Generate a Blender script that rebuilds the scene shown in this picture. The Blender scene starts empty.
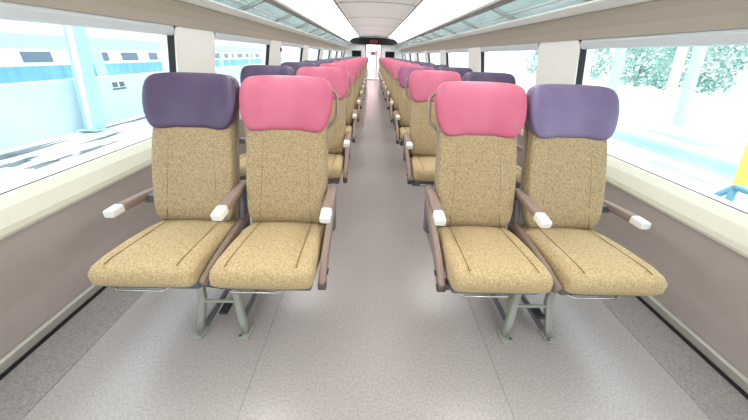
import bpy, bmesh, math, random
from mathutils import Vector, Matrix
random.seed(4)
sc = bpy.context.scene
C = sc.collection
PI = math.pi
ORD = ['front', 'second', 'third', 'fourth', 'fifth', 'sixth', 'seventh', 'eighth', 'ninth', 'tenth', 'eleventh', 'twelfth', 'thirteenth']

# ---------------------------------------------------------------- materials
def srgb(r, g, b):
    f = lambda c: ((c / 255) / 12.92) if c / 255 <= .04045 else (((c / 255) + .055) / 1.055) ** 2.4
    return (f(r), f(g), f(b), 1)

def mat(name, col, rough=.6, metal=0, noise=None, col2=None, bump=0, spec=None, emit=0, contrast=(.35, .65), sheen=0, stretch=None):
    m = bpy.data.materials.new(name); m.use_nodes = True
    nt = m.node_tree; b = nt.nodes['Principled BSDF']
    b.inputs['Base Color'].default_value = col
    b.inputs['Roughness'].default_value = rough
    b.inputs['Metallic'].default_value = metal
    if spec is not None: b.inputs['Specular IOR Level'].default_value = spec
    if sheen: b.inputs['Sheen Weight'].default_value = sheen
    if emit:
        b.inputs['Emission Color'].default_value = col; b.inputs['Emission Strength'].default_value = emit
    if noise:
        tc = nt.nodes.new('ShaderNodeTexCoord'); n = nt.nodes.new('ShaderNodeTexNoise')
        src = tc.outputs['Object']
        if stretch:
            mp = nt.nodes.new('ShaderNodeMapping'); mp.inputs['Scale'].default_value = stretch
            nt.links.new(src, mp.inputs['Vector']); src = mp.outputs['Vector']
        n.inputs['Scale'].default_value = noise; n.inputs['Detail'].default_value = 4
        nt.links.new(src, n.inputs['Vector'])
        r = nt.nodes.new('ShaderNodeValToRGB')
        r.color_ramp.elements[0].position = contrast[0]; r.color_ramp.elements[1].position = contrast[1]
        r.color_ramp.elements[0].color = col; r.color_ramp.elements[1].color = col2 or col
        nt.links.new(n.outputs['Fac'], r.inputs['Fac']); nt.links.new(r.outputs['Color'], b.inputs['Base Color'])
        if bump:
            bp = nt.nodes.new('ShaderNodeBump'); bp.inputs['Strength'].default_value = bump; bp.inputs['Distance'].default_value = .004
            nt.links.new(n.outputs['Fac'], bp.inputs['Height']); nt.links.new(bp.outputs['Normal'], b.inputs['Normal'])
    return m

def glass_mat(name, tint, gloss, rough=.02, body=0, bodycol=None):
    m = bpy.data.materials.new(name); m.use_nodes = True; nt = m.node_tree; nt.nodes.clear()
    o = nt.nodes.new('ShaderNodeOutputMaterial'); t = nt.nodes.new('ShaderNodeBsdfTransparent'); t.inputs[0].default_value = tint
    g = nt.nodes.new('ShaderNodeBsdfGlossy'); g.inputs['Roughness'].default_value = rough
    mx = nt.nodes.new('ShaderNodeMixShader'); mx.inputs[0].default_value = gloss
    nt.links.new(t.outputs[0], mx.inputs[1]); nt.links.new(g.outputs[0], mx.inputs[2])
    last = mx
    if body:
        d = nt.nodes.new('ShaderNodeBsdfTranslucent'); d.inputs[0].default_value = bodycol
        d2 = nt.nodes.new('ShaderNodeBsdfDiffuse'); d2.inputs[0].default_value = bodycol
        md = nt.nodes.new('ShaderNodeMixShader'); md.inputs[0].default_value = .5
        nt.links.new(d.outputs[0], md.inputs[1]); nt.links.new(d2.outputs[0], md.inputs[2])
        m2 = nt.nodes.new('ShaderNodeMixShader'); m2.inputs[0].default_value = body
        nt.links.new(mx.outputs[0], m2.inputs[1]); nt.links.new(md.outputs[0], m2.inputs[2]); last = m2
    nt.links.new(last.outputs[0], o.inputs[0])
    return m

M = dict(
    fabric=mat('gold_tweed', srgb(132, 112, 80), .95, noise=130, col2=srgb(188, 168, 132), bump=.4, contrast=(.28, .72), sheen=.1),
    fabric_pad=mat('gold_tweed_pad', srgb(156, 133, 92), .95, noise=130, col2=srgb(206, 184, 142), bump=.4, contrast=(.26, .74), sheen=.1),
    piping=mat('piping', srgb(136, 116, 80), .9),
    pink=mat('pink_leather', srgb(184, 86, 114), .5, noise=6, col2=srgb(190, 95, 123)),
    purple=mat('purple_leather', srgb(74, 58, 88), .45, noise=6, col2=srgb(82, 66, 96)),
    lilac=mat('lilac_leather', srgb(104, 90, 126), .45, noise=6, col2=srgb(114, 100, 136)),
    magenta=mat('magenta_leather', srgb(146, 78, 120), .5),
    shell=mat('shell_plastic', srgb(150, 138, 122), .5),
    armbrown=mat('mauve_brown_plastic', srgb(142, 122, 112), .5),
    white=mat('white_plastic', srgb(232, 232, 228), .4),
    dark=mat('dark_plastic', srgb(40, 40, 44), .5),
    greyplas=mat('grey_plastic', srgb(105, 105, 112), .5),
    legmetal=mat('grey_green_paint', srgb(160, 164, 154), .45, metal=.1),
    chrome=mat('bright_metal', srgb(200, 202, 200), .25, metal=.9),
    floor=None,
    wall=mat('taupe_panel', srgb(168, 156, 150), .45, noise=3, col2=srgb(174, 162, 156)),
    base=mat('aluminium', srgb(176, 172, 164), .4, metal=.3),
    gap=mat('black_rubber', srgb(24, 24, 26), .7),
    cream=mat('cream_panel', srgb(212, 208, 192), .45),
    pillar=mat('cream_white_panel', srgb(252, 251, 247), .45),
    taupe=mat('upper_taupe', srgb(176, 168, 154), .45, noise=2, col2=srgb(184, 176, 162), stretch=(1, .2, 1)),
    rail=mat('pale_rail', srgb(214, 222, 226), .4),
    ceil=mat('ceiling_white', srgb(250, 251, 250), .5),
    ceilside=mat('ceiling_side_white', srgb(242, 242, 240), .5),
    groove=mat('ceiling_channel', srgb(120, 120, 118), .5),
    light=mat('light_diffuser', (1, .98, .95, 1), .5, emit=4.2),
    glass=glass_mat('window_glass', (.92, .98, .99, 1), .03),
    rackglass=glass_mat('rack_glass', (.62, .71, .72, 1), .15, .1, body=.25, bodycol=srgb(168, 184, 186)),
    display=mat('display_black', srgb(18, 22, 22), .7, spec=.2),
    displayred=mat('display_red', srgb(96, 30, 44), .5),
    endwall=mat('bulkhead', srgb(232, 232, 232), .5),
    doorpink=mat('door_film', srgb(242, 200, 206), .4, noise=9, col2=srgb(240, 226, 226), stretch=(3, 1, .3)),
    doorframe=mat('door_frame', srgb(120, 110, 125), .5),
    fillend=mat('vestibule_fill_light', (1, .97, .95, 1), .5, emit=26),  # emission for the added fill panel behind the end door
    endcap=mat('dark_brown_cap', srgb(84, 72, 68), .5),
    railgrey=mat('rail_grey', srgb(140, 144, 142), .4, metal=.3),
    poster=mat('poster_red', srgb(170, 90, 110), .5),
)
def floor_mat():
    m = mat('grey_vinyl', srgb(150, 143, 140), .32, noise=120, col2=srgb(178, 171, 168), contrast=(.3, .7), spec=.7)
    return m
M['floor'] = floor_mat()
fb = M['floor'].node_tree.nodes['Principled BSDF']; fb.inputs['Coat Weight'].default_value = .45; fb.inputs['Coat Roughness'].default_value = .2
M['floorside'] = mat('speckled_vinyl', srgb(132, 126, 124), .4, noise=130, col2=srgb(160, 154, 152), contrast=(.35, .65))

M['doorpink'] = glass_mat('door_film_glass', (.98, .90, .92, 1), .04, .2, body=.4, bodycol=srgb(250, 226, 230))
# ---------------------------------------------------------------- helpers
def obj(name, bm, m, parent=None, smooth=False, mats=None):
    me = bpy.data.meshes.new(name)
    bmesh.ops.recalc_face_normals(bm, faces=bm.faces)
    bm.to_mesh(me); bm.free()
    for x in (mats or [m]): me.materials.append(x)
    if smooth:
        for p in me.polygons: p.use_smooth = True
    o = bpy.data.objects.new(name, me); C.objects.link(o)
    if parent: o.parent = parent
    return o

def tag(o, label=None, cat=None, group=None, kind=None):
    if label: o['label'] = label
    if cat: o['category'] = cat
    if group: o['group'] = group
    if kind: o['kind'] = kind
    return o

def empty(name, loc, label, cat, group=None):
    o = bpy.data.objects.new(name, None); o.location = loc; o.empty_display_size = .1
    C.objects.link(o); return tag(o, label, cat, group)

def struct(name, bm, m, parent=None, smooth=False, mats=None, label=None):
    o = obj(name, bm, m, parent, smooth, mats)
    if not parent: o['kind'] = 'structure'
    if label: o['label'] = label
    return o

def box(bm, x0, x1, y0, y1, z0, z1, bev=0, seg=2, mi=0):
    r = bmesh.ops.create_cube(bm, size=1)
    vs = r['verts']
    for v in vs:
        v.co = Vector(((x0 + x1) / 2 + v.co.x * (x1 - x0), (y0 + y1) / 2 + v.co.y * (y1 - y0), (z0 + z1) / 2 + v.co.z * (z1 - z0)))
    fs = set(f for v in vs for f in v.link_faces)
    for f in fs: f.material_index = mi
    if bev:
        es = list(set(e for v in vs for e in v.link_edges))
        bmesh.ops.bevel(bm, geom=es, offset=bev, segments=seg, profile=.5, affect='EDGES')
    return bm

def bx(*a, **k):
    bm = bmesh.new(); box(bm, *a, **k); return bm

def tube(bm, pts, r, n=10, flat=1.0, cap=True):
    pts = [Vector(p) for p in pts]
    rings = []
    up0 = Vector((0, 0, 1))
    for i, p in enumerate(pts):
        t = (pts[min(i + 1, len(pts) - 1)] - pts[max(i - 1, 0)]).normalized()
        u = up0 if abs(t.dot(up0)) < .95 else Vector((1, 0, 0))
        a = t.cross(u).normalized(); b = a.cross(t).normalized()
        rr = r[i] if isinstance(r, (list, tuple)) else r
        rings.append([bm.verts.new(p + a * math.cos(2 * PI * k / n) * rr + b * math.sin(2 * PI * k / n) * rr * flat) for k in range(n)])
    for A, B in zip(rings, rings[1:]):
        for k in range(n): bm.faces.new((A[k], A[(k + 1) % n], B[(k + 1) % n], B[k]))
    if cap:
        bm.faces.new(rings[0]); bm.faces.new(rings[-1])
    return bm

def bar(bm, pts, w, h, round_=.3):
    """rectangular bar along pts with slightly rounded section, w across x, h across"""
    pts = [Vector(p) for p in pts]; rings = []
    for i, p in enumerate(pts):
        t = (pts[min(i + 1, len(pts) - 1)] - pts[max(i - 1, 0)]).normalized()
        a = Vector((1, 0, 0)); b = a.cross(t).normalized()
        ww = w[i] if isinstance(w, (list, tuple)) else w
        hh = h[i] if isinstance(h, (list, tuple)) else h
        ring = []
        for k in range(16):
            an = 2 * PI * (k + .5) / 16; c, s = math.cos(an), math.sin(an); e = .45
            ring.append(bm.verts.new(p + a * (ww / 2) * math.copysign(abs(c) ** e, c) + b * (hh / 2) * math.copysign(abs(s) ** e, s)))
        rings.append(ring)
    for A, B in zip(rings, rings[1:]):
        for k in range(16): bm.faces.new((A[k], A[(k + 1) % 16], B[(k + 1) % 16], B[k]))
    bm.faces.new(rings[0]); bm.faces.new(rings[-1])
    return bm

def prof(bm, pts, y0, y1, ny=1, mi=None):
    """open profile of (x,z) points swept in y"""
    rows = []
    for j in range(ny + 1):
        y = y0 + (y1 - y0) * j / ny
        rows.append([bm.verts.new((x, y, z)) for x, z in pts])
    for A, B in zip(rows, rows[1:]):
        for k in range(len(pts) - 1):
            f = bm.faces.new((A[k], A[k + 1], B[k + 1], B[k]))
            if mi: f.material_index = mi[k]
    return bm

def slab(bm, pts, y0, y1, t):
    """closed profile: pts offset outward (away from x=0) by t"""
    s = 1 if sum(p[0] for p in pts) > 0 else -1
    full = list(pts) + [(x + s * t, z) for x, z in reversed(pts)]
    A = [bm.verts.new((x, y0, z)) for x, z in full]; B = [bm.verts.new((x, y1, z)) for x, z in full]
    n = len(full)
    for k in range(n): bm.faces.new((A[k], A[(k + 1) % n], B[(k + 1) % n], B[k]))
    bm.faces.new(A); bm.faces.new(B)
    return bm

def lathe_lump(bm, slices, n=48, e=2.6):
    """slices: (centre(y,z), axis unit normal in yz (thickness direction), half width, half thickness, wing, exponent)
    cross-section superellipse in x / thickness direction. wing pushes edges forward (-thickness dir)."""
    rings = []
    for (cy, cz), (ny, nz), hw, th, wing, ex in slices:
        ring = []
        for k in range(n):
            a = 2 * PI * k / n; c, s = math.cos(a), math.sin(a)
            u = math.copysign(abs(c) ** (2 / ex), c); w = math.copysign(abs(s) ** (2 / ex), s)
            x = u * hw; d = w * th - wing * max(0, abs(u) - .48) / .52
            ring.append(bm.verts.new((x, cy + ny * d, cz + nz * d)))
        rings.append(ring)
    for A, B in zip(rings, rings[1:]):
        for k in range(n): bm.faces.new((A[k], A[(k + 1) % n], B[(k + 1) % n], B[k]))
    bm.faces.new(rings[0]); bm.faces.new(rings[-1])
    return bm

# ---------------------------------------------------------------- the setting
Y0, Y1 = -2.4, 16.1
bm = bmesh.new(); box(bm, -1.66, 1.66, Y0, Y1, -.06, 0)
struct('floor', bm, M['floor'])
for s, side in ((-1, 'left'), (1, 'right')):
    bm = bx(*(sorted((s * 1.36, s * 1.625))), Y0, Y1, .0, .003)
    struct('trim_%d' % (1 if s < 0 else 2), bm, M['floorside'])

for xs_ in (-.55, .55):
    struct('trim_%d' % (60 + (xs_ > 0)), bx(xs_ - .002, xs_ + .002, Y0, Y1, .0, .0012), M['floorside'])
wall_low = [(1.625, 0.0), (1.655, .22), (1.665, .545)]
sillp = [(1.652, .535), (1.648, .55), (1.656, .575), (1.70, .635), (1.745, .672), (1.775, .682)]
upper = [(1.56, 1.485), (1.54, 1.55), (1.505, 1.61), (1.46, 1.66)]
over = [(1.46, 1.66), (1.445, 1.80), (1.40, 1.90), (1.34, 1.955)]
def X(pts, s): return [(s * x, z) for x, z in pts]
nt = 3
for s, side in ((-1, 'left'), (1, 'right')):
    struct('wall_' + side, slab(bmesh.new(), X(wall_low, s), Y0, Y1, .09), M['wall'])
    b = struct('baseboard_' + side, slab(bmesh.new(), X([(1.608, .018), (1.608, .06), (1.62, .068)], s), Y0, Y1, .012), M['base'])
    struct('shadow_gap', slab(bmesh.new(), X([(1.600, .002), (1.600, .020)], s), Y0, Y1, .02), M['gap'], b)
    struct('trim_%d' % nt, slab(bmesh.new(), X(sillp, s), Y0, Y1, .05), M['cream'], smooth=False); nt += 1
    struct('trim_%d' % nt, slab(bmesh.new(), X(upper, s), Y0, Y1, .12), M['taupe']); nt += 1
    struct('trim_%d' % (70 + nt), slab(bmesh.new(), X([(1.452, 1.652), (1.440, 1.664)], s), Y0, Y1, .02), M['gap'])
    struct('trim_%d' % nt, slab(bmesh.new(), X(over, s), Y0, Y1, .12), M['ceilside']); nt += 1

# windows and pillars
SP = []
edges = [(-2.4, 2.285)]
pil = []
y = 2.285
k = 0
while y < 15.6:
    pw = .56
    pil.append((y, min(y + pw, Y1)))
    if y + pw + 1.52 < Y1:
        edges.append((y + pw, y + pw + 1.52)); y = y + pw + 1.52
    else:
        edges.append((y + pw, Y1)) if y + pw < Y1 - .3 else None
        break
def gx(z): return 1.772 - (z - .68) * (1.772 - 1.625) / (1.47 - .68)      # glass plane
def px_(z): return 1.715 - (z - .64) * (1.715 - 1.572) / (1.49 - .64)      # pillar face
wn = 1
for s, side in ((-1, 'left'), (1, 'right')):
    for (a, b) in pil:
        bm = bmesh.new()
        # panel with rounded upper corners, in (y,z), extruded along x
        R = .05; out = [(a, .652), (b, .652)]
        zt = 1.488
        for q in range(6):
            t = q / 5 * PI / 2; out.append((b - R + R * math.cos(t), zt - R + R * math.sin(t)))
        for q in range(6):
            t = PI / 2 + q / 5 * PI / 2; out.append((a + R + R * math.cos(t), zt - R + R * math.sin(t)))
        A = [bm.verts.new((s * px_(z), yy, z)) for yy, z in out]
        B = [bm.verts.new((s * (px_(z) + .12), yy, z)) for yy, z in out]
        n = len(out)
        for k in range(n): bm.faces.new((A[k], A[(k + 1) % n], B[(k + 1) % n], B[k]))
        bm.faces.new(A); bm.faces.new(B)
        struct('trim_%d' % nt, bm, M['pillar']); nt += 1
    for wi, (a, b) in enumerate(edges):
        # black gasket frame
        bm = bmesh.new()
        def strip(ya, yb, za, zb, off=.012):
            P = [(s * (gx(za) - off), ya, za), (s * (gx(za) - off), yb, za), (s * (gx(zb) - off), yb, zb), (s * (gx(zb) - off), ya, zb)]
            Q = [(p[0] + s * .05, p[1], p[2]) for p in P]
            A = [bm.verts.new(p) for p in P]; B = [bm.verts.new(p) for p in Q]
            for k in range(4): bm.faces.new((A[k], A[(k + 1) % 4], B[(k + 1) % 4], B[k]))
            bm.faces.new(A); bm.faces.new(B)
        strip(b - .006, b + .02, .66, 1.49, .042)
        strip(a - .02, a + .012, .66, 1.49)
        strip(a, b, .660, .6795)
        strip(a, b, 1.455, 1.49)
        w = struct('window_%d' % wn, bm, M['gap']); wn += 1
        bm = bmesh.new()
        P = [(s * (gx(z)), yy, z) for yy, z in ((a, .68), (b, .68), (b, 1.47), (a, 1.47))]
        bm.faces.new([bm.verts.new(p) for p in P])
        g = obj('glass_pane', bm, M['glass'], w)
        # roller-blind rail along the head of the window
        bm = slab(bmesh.new(), X([(1.578, 1.49), (1.572, 1.465), (1.586, 1.425), (1.60, 1.418)], s), a + .01, b - .012, .03)
        obj('blind_rail', bm, M['rail'], w)

# ceiling
bm = bmesh.new()
prof(bm, [(-.745, 2.2), (-.70, 2.225), (-.35, 2.25), (0, 2.255), (.35, 2.25), (.70, 2.225), (.745, 2.2)], Y0, Y1, 1)
prof(bm, [(-1.5, 1.9), (-1.25, 2.20), (-.79, 2.26), (-.745, 2.30)], Y0, Y1, 1)
prof(bm, [(1.5, 1.9), (1.25, 2.20), (.79, 2.26), (.745, 2.30)], Y0, Y1, 1)
prof(bm, [(-1.6, 2.42), (1.6, 2.42)], Y0, Y1, 1)
struct('ceiling', bm, M['ceil'])
yy = -1.2
for s in (-1, 1):
    struct('trim_%d' % nt, bx(*sorted((s * .742, s * .785)), Y0, Y1, 2.19, 2.215), M['groove']); nt += 1
k = 0
for yy in (1.4, 3.6, 5.8, 8, 10.2, 12.4, 14.6):
    bm = bmesh.new()
    prof(bm, [(-.742, 2.196), (-.70, 2.221), (-.35, 2.246), (0, 2.251), (.35, 2.246), (.70, 2.221), (.742, 2.196)], yy, yy + .05, 1)
    struct('trim_%d' % nt, bm, M['groove']); nt += 1
for s, side in ((-1, 'left'), (1, 'right')):
    bm = bmesh.new()
    slabp = [(.79, 2.205), (.88, 2.197), (1.0, 2.17), (1.12, 2.125), (1.22, 2.06), (1.30, 1.985), (1.335, 1.94)]
    A = [bm.verts.new((s * x, Y0 + .02, z)) for x, z in slabp] + [bm.verts.new((s * x, Y0 + .02, z + .02)) for x, z in reversed(slabp)]
    B = [bm.verts.new((s * x, Y1 - .42, z)) for x, z in slabp] + [bm.verts.new((s * x, Y1 - .42, z + .02)) for x, z in reversed(slabp)]
    n = len(A)
    for k in range(n): bm.faces.new((A[k], A[(k + 1) % n], B[(k + 1) % n], B[k]))
    bm.faces.new(A); bm.faces.new(B)
    o = obj('ceiling_light', bm, M['light'])
    tag(o, 'long glowing white light panel running along the %s side of the ceiling' % side, 'ceiling light', 'ceiling light strips')

# luggage racks
for s, side in ((-1, 'left'), (1, 'right')):
    r = empty('luggage_rack', (s * 1.42, 6.8, 1.69), 'glass and metal overhead luggage rack above the %s windows' % side, 'luggage rack', 'overhead luggage racks')
    inv = Vector((-s * 1.42, -6.8, -1.69))
    def local(bm):
        for v in bm.verts: v.co += inv
        return bm
    def rk(x, z): return (s * x, z)
    bm = bmesh.new(); slab(bm, [rk(1.435, 1.648), rk(1.36, 1.682), rk(1.36, 1.695)], Y0, Y1, .03)
    obj('back_rail', local(bm), M['white'], r)
    bm = bmesh.new()
    pts = [(1.10, 1.80), (1.088, 1.815), (1.09, 1.845), (1.105, 1.85), (1.135, 1.83), (1.15, 1.80), (1.14, 1.785)]
    A = [bm.verts.new((s * x, Y0, z)) for x, z in pts]; B = [bm.verts.new((s * x, Y1, z)) for x, z in pts]
    for k in range(len(pts)): bm.faces.new((A[k], A[(k + 1) % len(pts)], B[(k + 1) % len(pts)], B[k]))
    bm.faces.new(A); bm.faces.new(B)
    obj('front_rail', local(bm), M['railgrey'], r)
    yy = Y0 + .35
    while yy < Y1 - .2:
        ye = min(yy + 1.02, Y1 - .05)
        bm = bmesh.new()
        P = [(1.40, 1.692), (1.14, 1.795), (1.14, 1.803), (1.40, 1.70)]
        A = [bm.verts.new((s * x, yy + .03, z)) for x, z in P]; B = [bm.verts.new((s * x, ye - .03, z)) for x, z in P]
        for k in range(4): bm.faces.new((A[k], A[(k + 1) % 4], B[(k + 1) % 4], B[k]))
        bm.faces.new(A); bm.faces.new(B)
        obj('glass_shelf', local(bm), M['rackglass'], r)
        bm = bmesh.new()
        P = [(1.44, 1.66), (1.37, 1.69), (1.13, 1.78), (1.10, 1.80), (1.12, 1.825), (1.16, 1.81), (1.44, 1.70)]
        A = [bm.verts.new((s * x, yy - .009, z)) for x, z in P]; B = [bm.verts.new((s * x, yy + .009, z)) for x, z in P]
        for k in range(len(P)): bm.faces.new((A[k], A[(k + 1) % len(P)], B[(k + 1) % len(P)], B[k]))
        bm.faces.new(A); bm.faces.new(B)
        obj('bracket', local(bm), M['railgrey'], r)
        bm = tube(bmesh.new(), [(s * 1.27, yy + .03, 1.725), (s * 1.27, ye - .03, 1.725)], .008, 8)
        obj('support_rod', local(bm), M['chrome'], r)
        yy += 1.02

# end wall, back wall
def wallface(bm, y, x0, x1, z0, z1, t=.08): box(bm, x0, x1, y, y + t, z0, z1)
bm = bmesh.new()
wallface(bm, Y1, -1.8, -.46, 0, 2.4); wallface(bm, Y1, .46, 1.8, 0, 2.4); wallface(bm, Y1, -.46, .46, 1.9, 2.4)
struct('wall_far', bm, M['endwall'])
bm = bmesh.new(); wallface(bm, Y0 - .08, -1.8, 1.8, 0, 2.4)
struct('wall_back', bm, M['endwall'])
# sliding end door
bm = bmesh.new()
box(bm, -.46, -.40, Y1 + .02, Y1 + .06, 0, 1.9); box(bm, .16, .22, Y1 + .02, Y1 + .06, 0, 1.9); box(bm, .40, .46, Y1 + .02, Y1 + .06, 0, 1.9); box(bm, -.40, .40, Y1 + .02, Y1 + .06, 1.84, 1.9)
d = struct('door_1', bm, M['doorframe'])
obj('door_panel', bx(-.40, .40, Y1 + .03, Y1 + .05, 0.02, 1.84), M['doorpink'], d)
bm = bmesh.new()
box(bm, -.7, .7, Y1 + 1.5, Y1 + 1.56, -.02, 2.3); box(bm, -.76, -.7, Y1 + .08, Y1 + 1.56, -.02, 2.3); box(bm, .7, .76, Y1 + .08, Y1 + 1.56, -.02, 2.3)
box(bm, -.7, .7, Y1 + .08, Y1 + 1.5, 2.24, 2.3); box(bm, -.7, .7, Y1 + .0, Y1 + 1.5, -.06, -.0)
struct('wall_vestibule', bm, M['endwall'])
vl = obj('vestibule_fill_light', bx(-.3, .3, Y1 + .3, Y1 + 1.2, 2.20, 2.238, bev=.01), M['fillend'])  # added unseen fill light, brightens the end door and its reflection along the aisle
tag(vl, 'added fill light panel, out of view in the vestibule behind the pink end door', 'fill light')
obj('threshold', bx(-.48, .48, Y1 - .18, Y1 + .02, .0, .05, bev=.01), M['white'], d)
obj('door_notice', bx(-.14, .14, Y1 + .015, Y1 + .032, 1.3, 1.5), M['poster'], d)
# overhead display above the door
dd = empty('display_board', (0, Y1 - .2, 1.78), 'wide black rounded information display above the far end door', 'display')
bm = bmesh.new()
prf = []
for k in range(40):
    a = 2 * PI * k / 40; c, q = math.cos(a), math.sin(a)
    prf.append((1.30 * math.copysign(abs(c) ** .6, c), .165 * math.copysign(abs(q) ** .6, q) + .03 * (1 - abs(c))))
A = [bm.verts.new((x, -.12, .2 + z)) for x, z in prf]; B = [bm.verts.new((x, .19, .2 + z)) for x, z in prf]
for k in range(40): bm.faces.new((A[k], A[(k + 1) % 40], B[(k + 1) % 40], B[k]))
bm.faces.new(A); bm.faces.new(B)
obj('housing', bm, M['display'], dd)
obj('red_panel', bx(-.22, .22, -.135, -.118, .12, .3, bev=.005), M['displayred'], dd)
for s, side in ((-1, 'left'), (1, 'right')):
    t = empty('wall_screen', (s * .93, Y1, 1.2), 'small black screen on the end wall to the %s of the far door' % side, 'screen', 'screens on the end wall')
    obj('casing', bx(-.26, .26, -.05, -.002, 0, .32, bev=.012), M['dark'], t)
    obj('screen_panel', bx(-.235, .235, -.056, -.049, .03, .29), M['display'], t)

# ---------------------------------------------------------------- the seats
def backline(z):     # centre (y) of the backrest front face at height z, curving backwards
    t = (z - .46) / .75
    return .375 + .225 * t + .04 * t * t

def make_seat(head, aisle_side, arms, mid=False):
    """seat at origin facing -y; aisle_side: +1 if the aisle is on +x. arms: list of (x sign, kind)"""
    root = bpy.data.objects.new('train_seat', None); C.objects.link(root); root.empty_display_size = .1
    # pad: slices along y
    bm = bmesh.new(); sl = []
    for t, th, hw, dz in ((0.0, .018, .198, -.012), (.008, .036, .210, -.006), (.03, .050, .216, -.002), (.08, .058, .218, 0), (.2, .060, .2165, .001), (.33, .058, .214, -.004), (.43, .056, .211, -.009), (.475, .05, .208, -.012), (.5, .03, .20, -.013)):
        sl.append(((t, .434 + dz - .085 * t), (0, -1), hw, th, 0, 5.5))
    # crown in the middle (thickness direction pushes -z as "front" so flip sign)
    lathe_lump(bm, sl, 56)
    for v in bm.verts:
        if v.co.z > .44:
            v.co.z += .010 * math.cos(min(1, abs(v.co.x) / .23) * PI / 2) + (.012 * math.exp(-((abs(v.co.x) - .185) / .03) ** 2))
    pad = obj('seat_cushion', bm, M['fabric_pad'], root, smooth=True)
    for sx in (-1, 1):
        bm = tube(bmesh.new(), [(sx * (.150 - .012 * (y / .4)), y, .4985 - .073 * y + (.0005 if y > .05 else -.006)) for y in (.03, .06, .12, .2, .28, .36, .42)], .0022, 6)
        obj('piping', bm, M['piping'], pad, smooth=True)
    # pan below
    pan = obj('seat_pan', bx(-.20, .20, .05, .46, .333, .385, bev=.01), M['greyplas'], root)
    obj('footrest_bar', tube(bmesh.new(), [(-.17, .16, .352), (-.165, .05, .343), (-.15, .035, .34), (.05, .035, .34), (.065, .05, .343), (.07, .16, .352)], .005, 6), M['chrome'], root, smooth=True)
    # backrest
    bm = bmesh.new(); sl = []
    N = 14
    for i in range(N + 1):
        t = i / N; z = .455 + t * .58
        hw = .203 + .010 * math.sin(PI * min(1, t * 1.1))
        th = .05
        if i == 0: hw -= .02; th = .025
        if i == 1: th = .044; hw -= .004
        y = backline(z); dy = (backline(z + .01) - y) / .01
        n = Vector((0, 1, -dy)).normalized()
        sl.append(((y + .05, z), (n.y, n.z), hw, th, .022, 4.2))
    lathe_lump(bm, sl, 56)
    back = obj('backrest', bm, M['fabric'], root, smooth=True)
    for sx in (-1, 1):
        pts = []
        for i in range(12):
            t = i / 11; z = .475 + t * .50
            xx = .118 + .02 * (1 - t) ** 2
            pts.append((sx * xx, backline(z) - .022 * max(0, xx / .212 - .48) / .52 - .0005 + .002 * (xx > .13), z))
        obj('piping', tube(bmesh.new(), pts, .0022, 6), M['piping'], back, smooth=True)
    # headrest: barrel shape, narrower at the bottom, rounded top corners
    bm = bmesh.new(); sl = []
    zs = [.940, .944, .954, .970, .993, 1.023, 1.06, 1.10, 1.14, 1.170, 1.190, 1.203, 1.209]
    hws = [.160, .182, .199, .212, .223, .232, .239, .2415, .2395, .232, .218, .194, .150]
    ths = [.030, .045, .055, .060, .063, .065, .066, .066, .064, .058, .048, .032, .014]
    for z, hw, th in zip(zs, hws, ths):
        y = backline(z) + .05 - .006; dy = (backline(z + .01) - backline(z)) / .01
        n = Vector((0, 1, -dy)).normalized()
        sl.append(((y, z), (1, 0), hw, th, .04, 3.8))
    lathe_lump(bm, sl, 56)
    hd = obj('headrest_cover', bm, M[head], root, smooth=True)
    tag(hd, {'pink': 'pink headrest cover', 'purple': 'dark purple headrest cover', 'lilac': 'purple headrest cover', 'magenta': 'magenta headrest cover'}[head])
    # rear shell
    bm = bmesh.new(); sl = []
    for i in range(13):
        t = i / 12; z = .40 + t * .78
        y = backline(max(z, .45)) + .105
        hw = .212 + .002 * math.sin(PI * t); th = .022
        if i == 12: hw = .19; th = .01
        sl.append(((y, z), (1, 0), hw, th, .03, 4))
    lathe_lump(bm, sl, 40)
    obj('back_shell', bm, M['shell'], root, smooth=True)
    # grab handle on the aisle side
    if aisle_side:
        a = aisle_side
        pts = []
        for i in range(13):
            t = i / 12
            z = 1.155 - .21 * t
            x = .205 + .052 * min(1, math.sin(PI * t) * 1.6)
            pts.append((a * x, backline(z) + .085, z))
        obj('grab_handle', tube(bmesh.new(), pts, .0095, 10, flat=1.0), M['shell'], root, smooth=True)
    # armrests
    for sx, kind in arms:
        x = sx * (.247 if kind == 'aisle' else .2435)
        if kind == 'wall':
            x = sx * .345
            arm = obj('armrest', bar(bmesh.new(), [(x, .35, .556), (x, .40, .552), (x, .52, .540), (x, .60, .530)], [.048, .048, .044, .04], .045), M['armbrown'], root, smooth=True)
            tp = obj('armrest_tip', bar(bmesh.new(), [(x, .290, .556), (x, .295, .556), (x, .350, .556), (x, .356, .556)], [.044, .052, .052, .05], [.034, .042, .046, .046]), M['white'], arm)
            tag(tp, 'white armrest end cap')
            obj('armrest_bracket', bx(*sorted((sx * .20, x)), .50, .56, .50, .55, bev=.006), M['greyplas'], root)
            continue
        arm = obj('armrest', bar(bmesh.new(), [(x, .26, .620), (x, .30, .626), (x, .40, .636), (x, .50, .640)], [.048, .050, .048, .040], [.034, .036, .034, .030]), M['armbrown'], root, smooth=True)
        tp = obj('armrest_tip', bar(bmesh.new(), [(x, .200, .611), (x, .205, .612), (x, .262, .621), (x, .268, .622)], [.044, .052, .052, .048], [.030, .042, .046, .042]), M['white'], arm)
        tag(tp, 'white armrest end cap')
        obj('armrest_bracket', bar(bmesh.new(), [(x, .50, .63), (x, .47, .52), (x, .43, .40)], [.026, .028, .028], [.06, .075, .09]), M['greyplas'], root, smooth=True)
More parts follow.
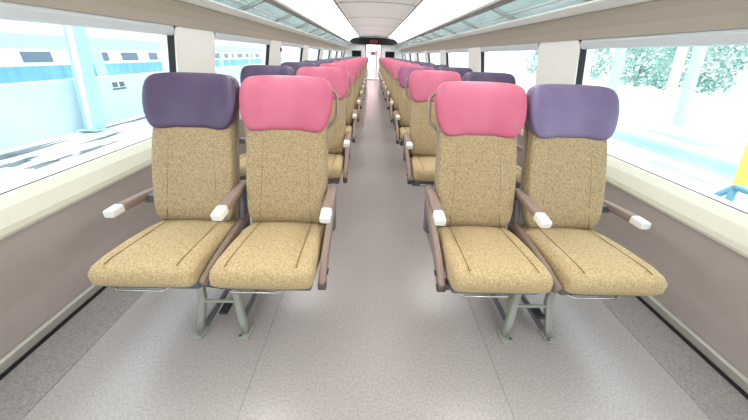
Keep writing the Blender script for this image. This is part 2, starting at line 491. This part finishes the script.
        if kind == 'aisle':
            # side panel with mauve brown edge running down towards the front
            obj('side_trim', bar(bmesh.new(), [(x, .06, .355), (x, .075, .37), (x, .16, .43), (x, .27, .475), (x, .40, .53), (x, .50, .60)], [.030, .034, .034, .034, .032, .03], [.045, .06, .065, .06, .05, .035]), M['armbrown'], root, smooth=True)
            obj('trim_end_cap', bar(bmesh.new(), [(x, .052, .343), (x, .062, .352), (x, .078, .366)], [.030, .036, .037], [.045, .058, .062]), M['endcap'], root, smooth=True)
            obj('side_panel', bar(bmesh.new(), [(x - sx * .012, .10, .375), (x - sx * .012, .3, .40), (x - sx * .012, .46, .42)], .012, [.05, .09, .13]), M['shell'], root, smooth=True)
            obj('recline_button', bx(*sorted((x + sx * .014, x + sx * .022)), .10, .13, .385, .40, bev=.003), M['dark'], root)
        else:
            obj('side_trim', bar(bmesh.new(), [(x, .02, .405), (x, .12, .425), (x, .30, .44), (x, .46, .45)], [.026, .030, .030, .030], [.035, .045, .05, .05]), M['armbrown'], root, smooth=True)
    return root

def kids(o): return [c for c in bpy.data.objects if c.parent == o]
def dup(root):
    r = root.copy(); C.objects.link(r)
    for c in kids(root):
        c2 = c.copy(); C.objects.link(c2); c2.parent = r
        for g in kids(c):
            g2 = g.copy(); C.objects.link(g2); g2.parent = c2
    return r

X1, X2, P, YS = .520, 1.016, 1.10, .835
ROWS = 13
DX = {}
protos = {
    ('left', 'window', 'purple'): lambda: make_seat('purple', 0, [(-1, 'wall'), (1, 'mid')]),
    ('left', 'aisle', 'pink'): lambda: make_seat('pink', 1, [(1, 'aisle')]),
    ('right', 'window', 'lilac'): lambda: make_seat('lilac', 0, [(-1, 'mid'), (1, 'wall')]),
    ('right', 'window', 'purple'): lambda: make_seat('purple', 0, [(-1, 'mid'), (1, 'wall')]),
    ('right', 'aisle', 'pink'): lambda: make_seat('pink', -1, [(-1, 'aisle')]),
    ('right', 'aisle', 'magenta'): lambda: make_seat('magenta', -1, [(-1, 'aisle')]),
}
used = {}
word = {'purple': 'dark purple', 'lilac': 'purple', 'pink': 'pink', 'magenta': 'magenta'}

def make_pedestal():
    root = bpy.data.objects.new('seat_pedestal', None); C.objects.link(root)
    # beams carry both seats; origin on the floor at the middle of the pair, front at y=0 -> same y as seat
    obj('cross_beam', bx(-.46, .46, .11, .15, .288, .331, bev=.006), M['greyplas'], root)
    obj('cross_beam', bx(-.46, .46, .36, .40, .288, .331, bev=.006), M['greyplas'], root)
    for sx in (-1, 1):
        obj('leg', bar(bmesh.new(), [(sx * .082, .13, .31), (sx * .085, .125, .2), (sx * .10, .10, .09), (sx * .115, .085, .012)], [.032, .034, .034, .034], [.03, .03, .03, .026]), M['legmetal'], root, smooth=True)
        obj('leg', bar(bmesh.new(), [(sx * .082, .38, .31), (sx * .085, .385, .2), (sx * .095, .40, .09), (sx * .105, .41, .012)], .032, .028), M['legmetal'], root, smooth=True)
        for yy, xx in ((.085, .115), (.41, .105)):
            f = obj('foot_plate', bx(sx * xx - .026, sx * xx + .026, yy - .035, yy + .035, 0, .014, bev=.004), M['legmetal'], root)
            obj('bolt', tube(bmesh.new(), [(sx * xx - sx * .018, yy - .026, .012), (sx * xx - sx * .018, yy - .026, .024)], .007, 6), M['chrome'], f)
        obj('side_rail', bar(bmesh.new(), [(sx * .085, .10, .045), (sx * .085, .40, .045)], .02, .03), M['greyplas'], root)
    obj('stretcher', bar(bmesh.new(), [(-.09, .118, .17), (.09, .118, .17)], .01, .01), M['legmetal'], root) if False else obj('stretcher', tube(bmesh.new(), [(-.088, .118, .185), (.088, .118, .185)], .008, 8), M['legmetal'], root)
    obj('brace', tube(bmesh.new(), [(-.07, .13, .28), (.0, .25, .12), (.07, .37, .06)], .009, 8), M['dark'], root)
    obj('release_pedal', bx(.012, .052, .07, .13, .15, .166, bev=.004), M['dark'], root)
    return root
ped = None
for i in range(ROWS):
    for side in ('left', 'right'):
        s = -1 if side == 'left' else 1
        for pos in ('aisle', 'window'):
            if pos == 'aisle': col = 'magenta' if (side == 'right' and i == 2) else 'pink'
            else: col = 'lilac' if (side == 'right' and i == 0) else 'purple'
            key = (side, pos, col)
            if key not in used:
                o = protos[key](); used[key] = o
            else: o = dup(used[key])
            xx = X1 if pos == 'aisle' else X2
            o.location = (s * xx + (.010 if s > 0 else .016), YS + i * P, 0)
            extra = ', empty floor before it' if i == 0 else ''
            tag(o, '%s-topped gold tweed %s seat in the %s row, %s of the aisle' % (word[col], pos, ORD[i], side), 'seat',
                '%s-topped seats in the rows %s of the aisle' % ('pink' if pos == 'aisle' else 'purple', side))
        if ped is None: p = ped = make_pedestal()
        else: p = dup(ped)
        p.location = (s * .775, YS + i * P, 0)
        tag(p, 'grey-green metal leg frame under the %s row seat pair %s of the aisle' % (ORD[i], side), 'seat base', 'leg frames under the seat pairs')

# coat hook on the second pillar, left
ch = empty('coat_hook', (-px_(1.36) , 4.86, 1.36), 'small dark hook on the second cream pillar of the left wall', 'hook')
obj('hook_plate', bx(0, .014, -.025, .025, -.03, .03, bev=.004), M['dark'], ch)
obj('hook_arm', tube(bmesh.new(), [(.01, 0, .0), (.04, 0, -.012), (.052, 0, .012)], .007, 8), M['dark'], ch)

# ---------------------------------------------------------------- outside
def box_obj(name, args, m, parent=None, bev=0): return obj(name, bx(*args, bev=bev), m, parent)
conc = mat('pale_concrete', srgb(214, 222, 224), .8, noise=.9, col2=srgb(236, 240, 240), contrast=(.35, .6))
stain = mat('wet_stain', srgb(70, 78, 84), .5, noise=3, col2=srgb(120, 128, 132))
barrier = mat('pale_blue_wall', srgb(196, 218, 226), .8, noise=.7, col2=srgb(206, 226, 232))
tblue = mat('coach_blue', srgb(92, 150, 204), .5, noise=1.5, col2=srgb(120, 176, 218), stretch=(1, 1, .2))
tcyan = mat('coach_cyan', srgb(168, 212, 218), .5)
twhite = mat('coach_white', srgb(226, 232, 236), .5)
twin = mat('coach_window', srgb(96, 112, 128), .3)
steel = mat('post_paint', srgb(214, 226, 234), .5)
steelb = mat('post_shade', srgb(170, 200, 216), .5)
yel = mat('yellow_paint', srgb(240, 214, 96), .5)
yelp = mat('pale_yellow_paint', srgb(226, 218, 184), .5)
cyanp = mat('cyan_paint', srgb(124, 186, 208), .5)
cyanpale = mat('pale_cyan_paint', srgb(178, 212, 220), .5)
water = mat('wet_cyan_ground', srgb(96, 160, 182), .3, noise=.8, col2=srgb(150, 196, 208), stretch=(1.5, .3, 1))
leafm = mat('foliage', srgb(120, 164, 156), .8, noise=.7, col2=srgb(204, 224, 216))
bark = mat('bark', srgb(120, 110, 96), .9)

# left: platform, low wall, post, sign, parked blue coach
struct('platform_left', bx(-5.0, -1.95, -8, 30, -.12, -.02), conc)
struct('ground', bx(-60, 60, -30, 90, -1.35, -1.25), conc)
o = struct('wall_outside', bx(-5.15, -5.0, -8, 30, -1.25, .80), barrier)
# puddles/stains along the wall foot (irregular patches lying on the platform)
for i, (x, y, rx, ry) in enumerate([(-4.72, 3.0, .10, 1.0), (-4.75, 5.3, .07, .9), (-4.35, 3.0, .09, .22), (-4.0, 3.05, .07, .25), (-3.95, 3.6, .06, .3), (-3.65, 3.2, .06, .28), (-4.2, 2.3, .12, .3), (-3.7, 4.1, .05, .4), (-4.3, 4.1, .06, .35)]):
    bm = bmesh.new(); n = 26
    vs = []
    for k in range(n):
        a = 2 * PI * k / n; q = 1 + .3 * math.sin(3 * a + i) + .18 * math.sin(7 * a + 2 * i)
        vs.append(bm.verts.new((x + rx * q * math.cos(a), y + ry * q * math.sin(a), -.017)))
    bm.faces.new(vs)
    o = obj('puddle', bm, stain)
    tag(o, 'dark wet patch on the pale platform outside the left window', 'puddle', 'wet patches on the platform')
p = empty('canopy_post', (-4.8, 4.5, -.02), 'pale steel post standing before the low wall outside the left window', 'post')
box_obj('shaft', (-.06, .06, -.08, .08, 0, 3.2), steel, p)
box_obj('flange', (-.08, -.06, -.10, .10, 0, 3.2), steelb, p)
box_obj('flange', (.06, .08, -.10, .10, 0, 3.2), steelb, p)
box_obj('base_plate', (-.15, .2, -.2, .2, 0, .02), steelb, p)
p.rotation_euler = (math.radians(-9), 0, 0)
obj('brace_arm', tube(bmesh.new(), [(0, -.05, 1.75), (0, -.5, 2.15)], .03, 8), steelb, p)
sg = empty('wall_sign', (-4.998, 5.4, .55), 'small white plate with dark marks on the low outside wall', 'sign')
box_obj('plate', (0, .015, -.16, .16, 0, .18), twhite, sg)
box_obj('dark_mark', (.014, .02, -.13, -.02, .05, .14), twin, sg)
box_obj('dark_mark', (.014, .02, .02, .13, .05, .14), twin, sg)
box_obj('dark_mark', (.014, .02, -.15, .15, .0, .035), twin, sg)

tr = empty('parked_coach', (-16, 6, -1.25), 'blue and white railway coach standing beyond the low wall on the left', 'train')
def tb(name, y0, y1, z0, z1, m, d=0.0, par=None): return box_obj(name, (-1.6, 1.6 + d, y0, y1, z0 + 1.25, z1 + 1.25), m, par or tr)
tb('lower_body', -14, 40, -.9, .45, tblue)
tb('window_band', -14, 40, .45, 1.12, twhite)
tb('upper_band', -14, 40, 1.12, 1.7, tcyan)
tb('roof', -14, 40, 1.7, 2.6, twhite)
yy = -13; wk = 0
while yy < 30:
    w = box_obj('coach_window', (1.55, 1.63, yy, yy + (1.1, .7, .35)[wk % 3], 1.84, 2.26), twin, tr)
    yy += (2.0, 1.5, 1.2)[wk % 3]; wk += 1
for q in range(8):
    box_obj('coach_door', (1.55, 1.625, -9.6 + q * 6.1, -9.0 + q * 6.1, .7, 2.35), tcyan, tr)

# right: yard with trees, columns, railing
struct('yard_right', bx(1.95, 9.0, -8, 40, -1.25, -.35), conc)
o = obj('water_channel', bx(5.75, 6.8, -6, 40, -.36, -.343), water); tag(o, 'shallow cyan wet strip along the yard outside the right windows', 'water channel')
for i, (x, y, rx, ry) in enumerate([(5.2, 4.2, .12, .5), (4.7, 3.6, .10, .5), (4.5, 5.0, .10, .6), (7.6, 6.2, .3, .9)]):
    bm = bmesh.new(); n = 26; vs = []
    for k in range(n):
        a = 2 * PI * k / n; q = 1 + .3 * math.sin(3 * a + i) + .15 * math.sin(8 * a + 2 * i)
        vs.append(bm.verts.new((x + rx * q * math.cos(a), y + ry * q * math.sin(a), -.345)))
    bm.faces.new(vs)
    tag(obj('puddle', bm, water), 'cyan wet patch on the pale yard outside the right window', 'puddle', 'wet patches in the yard')
yp = empty('yellow_post', (5.5, 3.52, -.35), 'bright yellow post standing outside at the right edge of the view', 'post')
obj('shaft', tube(bmesh.new(), [(0, 0, 0), (0, 0, 1.25)], .065, 14), yel, yp, smooth=True)
yp.rotation_euler = (math.radians(-9), 0, 0)
obj('cap', tube(bmesh.new(), [(0, 0, 1.25), (0, 0, 1.29)], [.07, .04], 14), yel, yp)
rl = empty('blue_railing', (2.6, 1.5, -.35), 'light blue tubular railing frame just below the right window', 'railing')
for a, b in (((0, -.9, .89), (0, .2, .87)), ((0, .2, .87), (0, .75, 0)), ((0, .2, .87), (.03, .12, 0)), ((0, -.9, 0), (0, -.9, .89)), ((0, .47, .44), (0, -.9, .44))):
    obj('tube', tube(bmesh.new(), [a, b], .022, 8), cyanp, rl, smooth=True)
for (x, y, m, lab, w) in ((11, 9.2, cyanpale, 'pale cyan column in front of the trees on the right', .22), (11, 9.75, yelp, 'pale yellow column in front of the trees on the right', .2), (11.8, 13.2, cyanpale, 'pale cyan column furthest left before the trees on the right', .3)):
    c = empty('yard_column', (x, y, -1.25), lab, 'column', 'columns in the yard')
    c.rotation_euler = (math.radians(-9), 0, 0)
    box_obj('shaft', (-w / 2, w / 2, -w / 2, w / 2, 0, 4.2), m, c)
    box_obj('plinth', (-w, w, -w, w, 0, .3), m, c)

def crown(bm, n, R, H, base):
    for k in range(n):
        a = random.uniform(0, 2 * PI); r = R * math.sqrt(random.random()); z = base + H * random.random()
        sc_ = 1 - .5 * abs((z - base) / H - .45)
        c = Vector((r * math.cos(a) * sc_, r * math.sin(a) * sc_, z))
        for q in range(3):
            d = Vector((random.gauss(0, 1), random.gauss(0, 1), random.gauss(0, 1))).normalized()
            e = d.cross(Vector((random.random(), random.random(), 1))).normalized()
            s = random.uniform(.07, .16)
            o_ = c + d * random.uniform(0, .2)
            bm.faces.new([bm.verts.new(o_ + d * s), bm.verts.new(o_ + e * s * .5), bm.verts.new(o_ - d * s), bm.verts.new(o_ - e * s * .5)])
    return bm
for i, (x, y, R, H) in enumerate([(17.5, 6.6, 1.8, 3.2), (18, 10.8, 1.9, 2.9), (17.5, 15.2, 1.9, 3.2), (19, 19.8, 2.0, 2.7), (18.5, 24.8, 2.1, 3.1), (19, 30.5, 2.5, 2.6)]):
    t = empty('yard_tree', (x, y, -1.25), 'washed-out green leafy tree beyond the yard on the right, %s from the camera' % ['nearest', 'second', 'third', 'fourth', 'fifth', 'farthest'][i], 'tree', 'trees beyond the yard')
    obj('trunk', tube(bmesh.new(), [(0, 0, 0), (.05, .05, 1.2), (0, .1, 2.4)], [.14, .11, .05], 8), bark, t, smooth=True)
    obj('foliage', crown(bmesh.new(), 900, R, H, 1.2), leafm, t)
bw = struct('boundary_wall', bx(13.5, 13.7, -6, 45, -1.25, .2), twhite)

# ---------------------------------------------------------------- light
w = bpy.data.worlds.new('World'); sc.world = w; w.use_nodes = True
nt_ = w.node_tree; bg = nt_.nodes['Background']
bg.inputs[0].default_value = (.90, .97, 1, 1); bg.inputs[1].default_value = 2.1
sun = bpy.data.lights.new('sun', 'SUN'); sun.energy = 1.1; sun.angle = .3; so = bpy.data.objects.new('sun', sun); C.objects.link(so)
so.rotation_euler = (math.radians(12), 0, 0)

# ---------------------------------------------------------------- camera
f, cyp, pch, rol, yaw, h, cx = 265, 165, .394, .033, .019, 1.328, -.0575
def ray(X_, V_):
    x = X_ * math.cos(rol) + V_ * math.sin(rol); v = -X_ * math.sin(rol) + V_ * math.cos(rol)
    y = math.cos(pch) - v * math.sin(pch); z = -math.sin(pch) - v * math.cos(pch)
    return Vector((x * math.cos(yaw) + y * math.sin(yaw), -x * math.sin(yaw) + y * math.cos(yaw), z))
F = ray(0, 0); Rt = ray(1, 0) - F; Up = F - ray(0, 1)
cam = bpy.data.cameras.new('camera'); co = bpy.data.objects.new('camera', cam); C.objects.link(co)
m3 = Matrix((Rt.normalized(), Up.normalized(), (-F).normalized())).transposed()
co.matrix_world = Matrix.Translation((cx, 0, h)) @ m3.to_4x4()
cam.sensor_fit = 'HORIZONTAL'; cam.sensor_width = 36; cam.lens = f / 748 * 36; cam.shift_y = -(210 - cyp) / 748
cam.clip_start = .02; cam.clip_end = 300
sc.camera = co
sc.view_settings.view_transform = 'Standard'; sc.view_settings.look = 'None'; sc.view_settings.gamma = 1
sc.view_settings.use_curve_mapping = False
sc.view_settings.exposure = .28
sc.cycles.max_bounces = 8; sc.cycles.diffuse_bounces = 5; sc.cycles.transparent_max_bounces = 12
